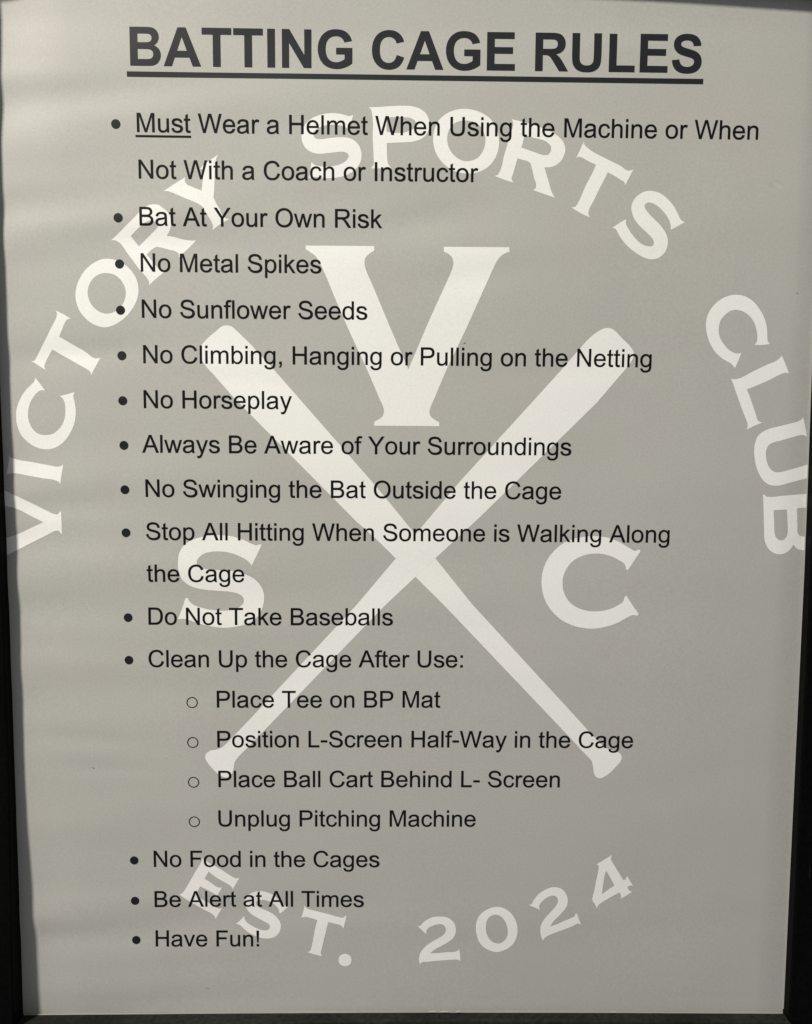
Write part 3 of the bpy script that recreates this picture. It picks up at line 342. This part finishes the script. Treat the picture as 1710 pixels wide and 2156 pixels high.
def svg(path, n=4):
    """outline string -> list of closed polylines"""
    out, cur, i = [], [], 0
    toks, num, cmd = [], '', None
    import re
    toks = re.findall(r'[MLHVQTZ]|-?\d+\.?\d*', path)
    px = py = cx = cy = 0.0
    last = ''
    while i < len(toks):
        if toks[i].isalpha():
            cmd = toks[i]; i += 1
            if cmd == 'Z':
                out.append(cur); cur = []; last = ''
                continue

        def g():
            nonlocal i
            v = float(toks[i]); i += 1
            return v
        if cmd == 'M':
            px, py = g(), g(); cur = [(px, py)]; cmd = 'L'; last = ''
        elif cmd == 'L':
            px, py = g(), g(); cur.append((px, py)); last = ''
        elif cmd == 'H':
            px = g(); cur.append((px, py)); last = ''
        elif cmd == 'V':
            py = g(); cur.append((px, py)); last = ''
        else:
            if cmd == 'Q':
                cx, cy = g(), g()
            else:
                cx, cy = (2 * px - cx, 2 * py - cy) if last == 'Q' else (px, py)
            ex, ey = g(), g()
            for k in range(1, n + 1):
                t = k / n
                cur.append(((1 - t) ** 2 * px + 2 * t * (1 - t) * cx + t * t * ex,
                            (1 - t) ** 2 * py + 2 * t * (1 - t) * cy + t * t * ey))
            px, py = ex, ey
            last = 'Q'
    res = []
    for c in out:
        d = [c[0]]
        for q in c[1:]:
            if abs(q[0] - d[-1][0]) + abs(q[1] - d[-1][1]) > 0.5:
                d.append(q)
        if abs(d[0][0] - d[-1][0]) + abs(d[0][1] - d[-1][1]) < 0.5:
            d.pop()
        res.append(d)
    return res


def inside(pt, poly):
    x, y = pt; r = False
    for a, b2 in zip(poly, poly[1:] + poly[:1]):
        if (a[1] > y) != (b2[1] > y) and x < (b2[0] - a[0]) * (y - a[1]) / (b2[1] - a[1]) + a[0]:
            r = not r
    return r


def fill(conts, verts, faces):
    """triangulate outlines with their holes"""
    outer = [c for c in conts if not any(inside(c[0], d) for d in conts if d is not c)]
    for o_ in outer:
        grp = [o_] + [c for c in conts if c is not o_ and inside(c[0], o_)]
        tri = tessellate_polygon([[Vector((x, y, 0)) for x, y in c] for c in grp])
        base = len(verts)
        for c in grp:
            verts.extend(c)
        faces.extend([tuple(base + i for i in t) for t in tri])


_cache = {}


def spread(c, hole, d):
    """ink spread: grow an outline (or shrink a hole) by d"""
    n = len(c)
    area = sum(c[i][0] * c[(i + 1) % n][1] - c[(i + 1) % n][0] * c[i][1] for i in range(n))
    sg = (1 if area > 0 else -1) * (-1 if hole else 1)
    out = []
    for i in range(n):
        a, b2, e = c[i - 1], c[i], c[(i + 1) % n]
        u = Vector((b2[0] - a[0], b2[1] - a[1])).normalized()
        w = Vector((e[0] - b2[0], e[1] - b2[1])).normalized()
        n1 = Vector((u.y, -u.x)) * sg
        n2 = Vector((w.y, -w.x)) * sg
        m = n1 + n2
        k = d / max(0.35, 1 + n1.dot(n2))
        out.append((b2[0] + m.x * k, b2[1] + m.y * k))
    return out


def text_shape(s, x0, y0, size, glyphs, adv, skip=()):
    verts, faces = [], []
    x = x0
    k = size / 2048.0
    for ch in s:
        if ch != ' ':
            key = (ch, glyphs is BOLD)
            if key not in _cache:
                cs = svg(glyphs[ch])
                _cache[key] = [spread(c, any(inside(c[0], e) for e in cs if e is not c), 11 if glyphs is not BOLD else 5)
                               for c in cs]
            fill([[(x + px * k, y0 - py * k) for px, py in c] for c in _cache[key]], verts, faces)
        x += adv[ch] / 1000.0 * size
    return verts, faces, x


def smooth_outline(pts, n=5):
    """closed outline through points; flagged points are corners"""
    m = len(pts)
    out = []
    for i in range(m):
        p1, p2 = pts[i], pts[(i + 1) % m]
        p0 = pts[(i - 1) % m] if not p1[2] else None
        p3 = pts[(i + 2) % m] if not p2[2] else None
        A = Vector(p1[:2]); B = Vector(p2[:2])
        out.append((A.x, A.y))
        if p0 is None and p3 is None:
            continue
        d = (B - A).length
        if p0 is not None:
            P0 = Vector(p0[:2]); a = (A - P0).length
            ta = (B - A) / max(d, 1e-6) * a + (A - P0) / max(a, 1e-6) * d
            ta = ta / (a + d) * d
        if p3 is not None:
            P3 = Vector(p3[:2]); c = (P3 - B).length
            tb = (B - A) / max(d, 1e-6) * c + (P3 - B) / max(c, 1e-6) * d
            tb = tb / (c + d) * d
        if p0 is None:
            ta = (B - A) * 1.5 - tb * 0.5
        if p3 is None:
            tb = (B - A) * 1.5 - ta * 0.5
        for j in range(1, n):
            t = j / n
            q = A * (2 * t ** 3 - 3 * t * t + 1) + ta * (t ** 3 - 2 * t * t + t) \
                + B * (-2 * t ** 3 + 3 * t * t) + tb * (t ** 3 - t * t)
            out.append((q.x, q.y))
    return out


def ellipse(cx, cy, rx, ry, n=28):
    return [(cx + rx * math.cos(2 * math.pi * i / n), cy + ry * math.sin(2 * math.pi * i / n)) for i in range(n)]


def interp(tab, x):
    for (a, u), (c, v) in zip(tab, tab[1:]):
        if x <= c:
            t = max(0.0, (x - a) / (c - a))
            return u + (v - u) * t
    return tab[-1][1]


# inner outline of the frame (not perfectly straight; top edge bowed to shape its shadow)
TOP = [(-5.66, -5.46), (-5.0, -5.52), (-3.5, -5.74), (10, -5.72), (16, -5.68), (21, -5.50), (26.4, -5.26), (26.96, -5.24)]
BOT = [(-5.72, 36.97), (-2, 36.95), (3, 36.92), (8, 36.905), (12, 36.90), (20, 36.94), (27.47, 37.0)]
LEFT = [(-5.46, -5.66), (8, -5.65), (17, -5.66), (22, -5.67), (26, -5.68), (29, -5.69), (33, -5.705), (36.97, -5.72)]        # (y, x)
RIGHT = [(-5.20, 26.96), (8.5, 27.17), (13.7, 27.27), (17, 27.32), (25, 27.38), (37.0, 27.47)]

# ------------------------------------------------------------------ wall
wm = bpy.data.meshes.new('wall')
q = [W(-26, -22, 0.9), W(48, -22, 0.9), W(48, 58, 0.9), W(-26, 58, 0.9)]
wm.from_pydata([tuple(v) for v in q], [], [(0, 3, 2, 1)])
if wm.polygons[0].normal.y > 0:
    wm.flip_normals()
link('wall', wm, WALLM, None, kind='structure')

# ------------------------------------------------------------------ the printed poster
poster = link('rules_poster', None, None, None,
              label='grey BATTING CAGE RULES poster with white club emblem and black lettering inside the black frame',
              category='poster')
poster.location = W(10.8, 36.9)
bpy.context.view_layer.update()
PINV = poster.matrix_world.inverted()


def settle(o, par):
    o.parent = par
    o.matrix_parent_inverse = par.matrix_world.inverted()


# sheet
xs = []
x = -5.8
while x < 27.6:
    xs.append(x); x += 0.25
ysn = int((36.95 + 5.8) / 0.16)
verts, norms, faces = [], [], []
nx = len(xs)
rows = ysn + 1
for j in range(rows):
    for i, x in enumerate(xs):
        yb = interp(BOT, x) + 0.25
        y = -5.8 + (yb + 5.8) * j / ysn
        z = relief(x, y)
        verts.append(tuple(W(x, y, z)))
        norms.append(rnormal(x, y))
for j in range(rows - 1):
    for i in range(nx - 1):
        a = j * nx + i
        faces.append((a, a + nx, a + nx + 1, a + 1))
me = bpy.data.meshes.new('sheet')
me.from_pydata(verts, [], faces)
if me.polygons[0].normal.y > 0:
    me.flip_normals()
for p in me.polygons:
    p.use_smooth = True
me.normals_split_custom_set_from_vertices(norms)
settle(link('sheet', me, PAPER), poster)

OFF_W, OFF_B = 0.0042, 0.0085

# emblem
for idx, (name, label, conts) in enumerate(EMBLEM):
    v, f = [], []
    fill([smooth_outline(c) for c in conts], v, f)
    off = OFF_W + (0.0016 if 'barrel at upper right' in label else 0.0)
    settle(laid(name, v, f, off, WHITE, None, label, (0.5, 0.25)), poster)

# heading
tk, tx, ty = CAM['title']
v, f, xe = text_shape('BATTING CAGE RULES', tx, ty, tk, BOLD, ADVB)
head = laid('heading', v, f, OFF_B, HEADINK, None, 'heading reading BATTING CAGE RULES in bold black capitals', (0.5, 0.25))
settle(head, poster)


def bar(name, x0, x1, y0, y1, mat=INK, off=OFF_B):
    return laid(name, [(x0, y0), (x1, y0), (x1, y1), (x0, y1)], [(0, 1, 2, 3)], off, mat, None, None, (0.5, 0.25))


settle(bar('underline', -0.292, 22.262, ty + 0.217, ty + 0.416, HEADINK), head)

# list
for j, (s, lx, ly) in enumerate(LINES):
    v, f, xe = text_shape(s, lx, ly, 1.0, GLYPHS, ADV)
    t = laid('text_line', v, f, OFF_B, INK, None, 'line reading "%s"' % s, (0.5, 0.25))
    settle(t, poster)
    if j == 0:
        settle(bar('underline', -0.014, 2.158, 0.109, 0.191), t)
    if j in (1, 10):
        continue
    v, f = [], []
    if 13 <= j <= 16:
        c = (SUB[0], ly - SUB[1])
        fill([ellipse(c[0], c[1], 0.236, 0.236, 36), ellipse(c[0], c[1], 0.194, 0.197, 36)], v, f)
        settle(laid('ring_bullet', v, f, OFF_B, INK, None, None, (0.5, 0.25)), poster)
    else:
        fill([ellipse(BUL[0], ly - BUL[1], 0.181, 0.183)], v, f)
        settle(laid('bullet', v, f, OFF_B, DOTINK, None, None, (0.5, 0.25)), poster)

# little flecks and scuffs on the sheet
for (cx, cy, rx, ry, ang) in ((13.02, 8.06, 0.07, 0.018, -0.5), (-2.39, 25.88, 0.07, 0.016, 0.35), (2.27, 35.82, 0.055, 0.012, 0.1),
                              (26.43, 5.95, 0.035, 0.02, 0.2)):
    v, f = [], []
    c, s_ = math.cos(ang), math.sin(ang)
    pts = [(cx + rx * math.cos(t_) * c - ry * math.sin(t_) * s_, cy + rx * math.cos(t_) * s_ + ry * math.sin(t_) * c)
           for t_ in [k * math.pi / 7 for k in range(14)]]
    fill([pts], v, f)
    settle(laid('scuff', v, f, 0.011, SCUFF, None, None, (0.5, 0.25)), poster)

# ------------------------------------------------------------------ the frame
frame = link('poster_frame', None, None, None,
             label='thin black plastic frame around the grey rules poster, its bottom rail dusty', category='frame')
frame.location = W(10.8, 38.0)
bpy.context.view_layer.update()
PROF = [(0.0, 0.86), (0.0, -0.57), (0.03, -0.62), (0.08, -0.64), (0.97, -0.64), (1.03, -0.61), (1.06, -0.55), (1.06, 0.86)]


def lift(x, y):
    """rail lip shaped higher towards the bottom left corner to lengthen its shadow"""
    return 0.52 * max(0.0, min(1.0, (y - 26.0) / 11.0)) * (1 - sm(-4.0, 8.0, x))


def rail(pairs, mat, label=None):
    """pairs: inner point and outward offset direction (unit) at each station"""
    bm = bmesh.new()
    rings = []
    for (px, py), (dx, dy) in pairs:
        rings.append([bm.verts.new(W(px + dx * o_, py + dy * o_, z - (lift(px, py) if z < 0 else 0))) for o_, z in PROF])
    n = len(PROF)
    for a, b_ in zip(rings, rings[1:]):
        for k in range(n):
            bm.faces.new((a[k], a[(k + 1) % n], b_[(k + 1) % n], b_[k]))
    bm.faces.new(rings[0]); bm.faces.new(rings[-1][::-1])
    bmesh.ops.recalc_face_normals(bm, faces=bm.faces[:])
    me = bpy.data.meshes.new('rail')
    bm.to_mesh(me); bm.free()
    o = link('rail', me, mat)
    if label:
        o['label'] = label
    settle(o, frame)
    return o


tl, tr = (-5.66, -5.46), (26.96, -5.20)
blc, brc = (-5.72, 36.97), (27.47, 37.0)
rail([(tl, (-1, -1))] + [(p, (0, -1)) for p in TOP[1:-1]] + [(tr, (1, -1))], PLASTIC, 'top rail, barely in view at the upper right')
rail([(blc, (-1, 1))] + [(p, (0, 1)) for p in BOT[1:-1]] + [(brc, (1, 1))], DUSTY, 'bottom rail, greyed by dust')
rail([(tl, (-1, -1))] + [((x_, y_), (-1, 0)) for y_, x_ in LEFT[1:-1]] + [(blc, (-1, 1))], PLASTIC, 'left rail')
rail([(tr, (1, -1))] + [((x_, y_), (1, 0)) for y_, x_ in RIGHT[1:-1]] + [(brc, (1, 1))], PLASTIC, 'right rail')


# clear cover's cut edge as a thin line, its highlight put in as pale colour, along the bottom and right
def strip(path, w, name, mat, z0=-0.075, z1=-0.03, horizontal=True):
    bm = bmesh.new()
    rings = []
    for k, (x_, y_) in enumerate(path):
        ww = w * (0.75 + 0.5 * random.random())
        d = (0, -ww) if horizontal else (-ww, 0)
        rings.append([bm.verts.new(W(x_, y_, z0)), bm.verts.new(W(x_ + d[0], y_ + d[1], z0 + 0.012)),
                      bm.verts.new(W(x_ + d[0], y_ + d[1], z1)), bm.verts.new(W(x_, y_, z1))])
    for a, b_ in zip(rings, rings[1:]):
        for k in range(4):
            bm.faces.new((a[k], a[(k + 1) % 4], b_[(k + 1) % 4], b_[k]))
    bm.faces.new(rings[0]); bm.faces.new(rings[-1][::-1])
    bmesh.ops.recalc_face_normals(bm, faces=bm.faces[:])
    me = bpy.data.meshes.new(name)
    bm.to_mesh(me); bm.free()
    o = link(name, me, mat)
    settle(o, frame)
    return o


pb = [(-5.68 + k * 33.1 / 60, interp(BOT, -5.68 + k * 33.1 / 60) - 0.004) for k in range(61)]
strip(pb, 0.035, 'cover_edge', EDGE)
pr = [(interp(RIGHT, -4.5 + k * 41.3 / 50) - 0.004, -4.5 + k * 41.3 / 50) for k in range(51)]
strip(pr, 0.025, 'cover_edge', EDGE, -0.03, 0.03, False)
for a, c in ((11.90, 12.21), (12.39, 12.73), (13.07, 13.28), (19.88, 20.06)):  # glints along the bottom edge, put in as bright slivers
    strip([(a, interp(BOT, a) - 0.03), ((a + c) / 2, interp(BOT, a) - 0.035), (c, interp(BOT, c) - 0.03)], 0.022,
          'edge_glint', GLINT, -0.10, -0.07)

# dust specks on the rails
for (cx, cy, rx, ry) in ((-6.16, 28.0, 0.03, 0.012), (-6.45, 27.6, 0.015, 0.01), (28.0, 30.2, 0.012, 0.3)):
    bm = bmesh.new()
    vs = [bm.verts.new(W(cx + rx * math.cos(t_), cy + ry * math.sin(t_), -0.645 - lift(cx, cy))) for t_ in [k * math.pi / 5 for k in range(10)]]
    bm.faces.new(vs)
    bmesh.ops.recalc_face_normals(bm, faces=bm.faces[:])
    me = bpy.data.meshes.new('dust_fleck')
    bm.to_mesh(me); bm.free()
    if me.polygons[0].normal.y > 0:
        me.flip_normals()
    settle(link('dust_fleck', me, DUSTY), frame)
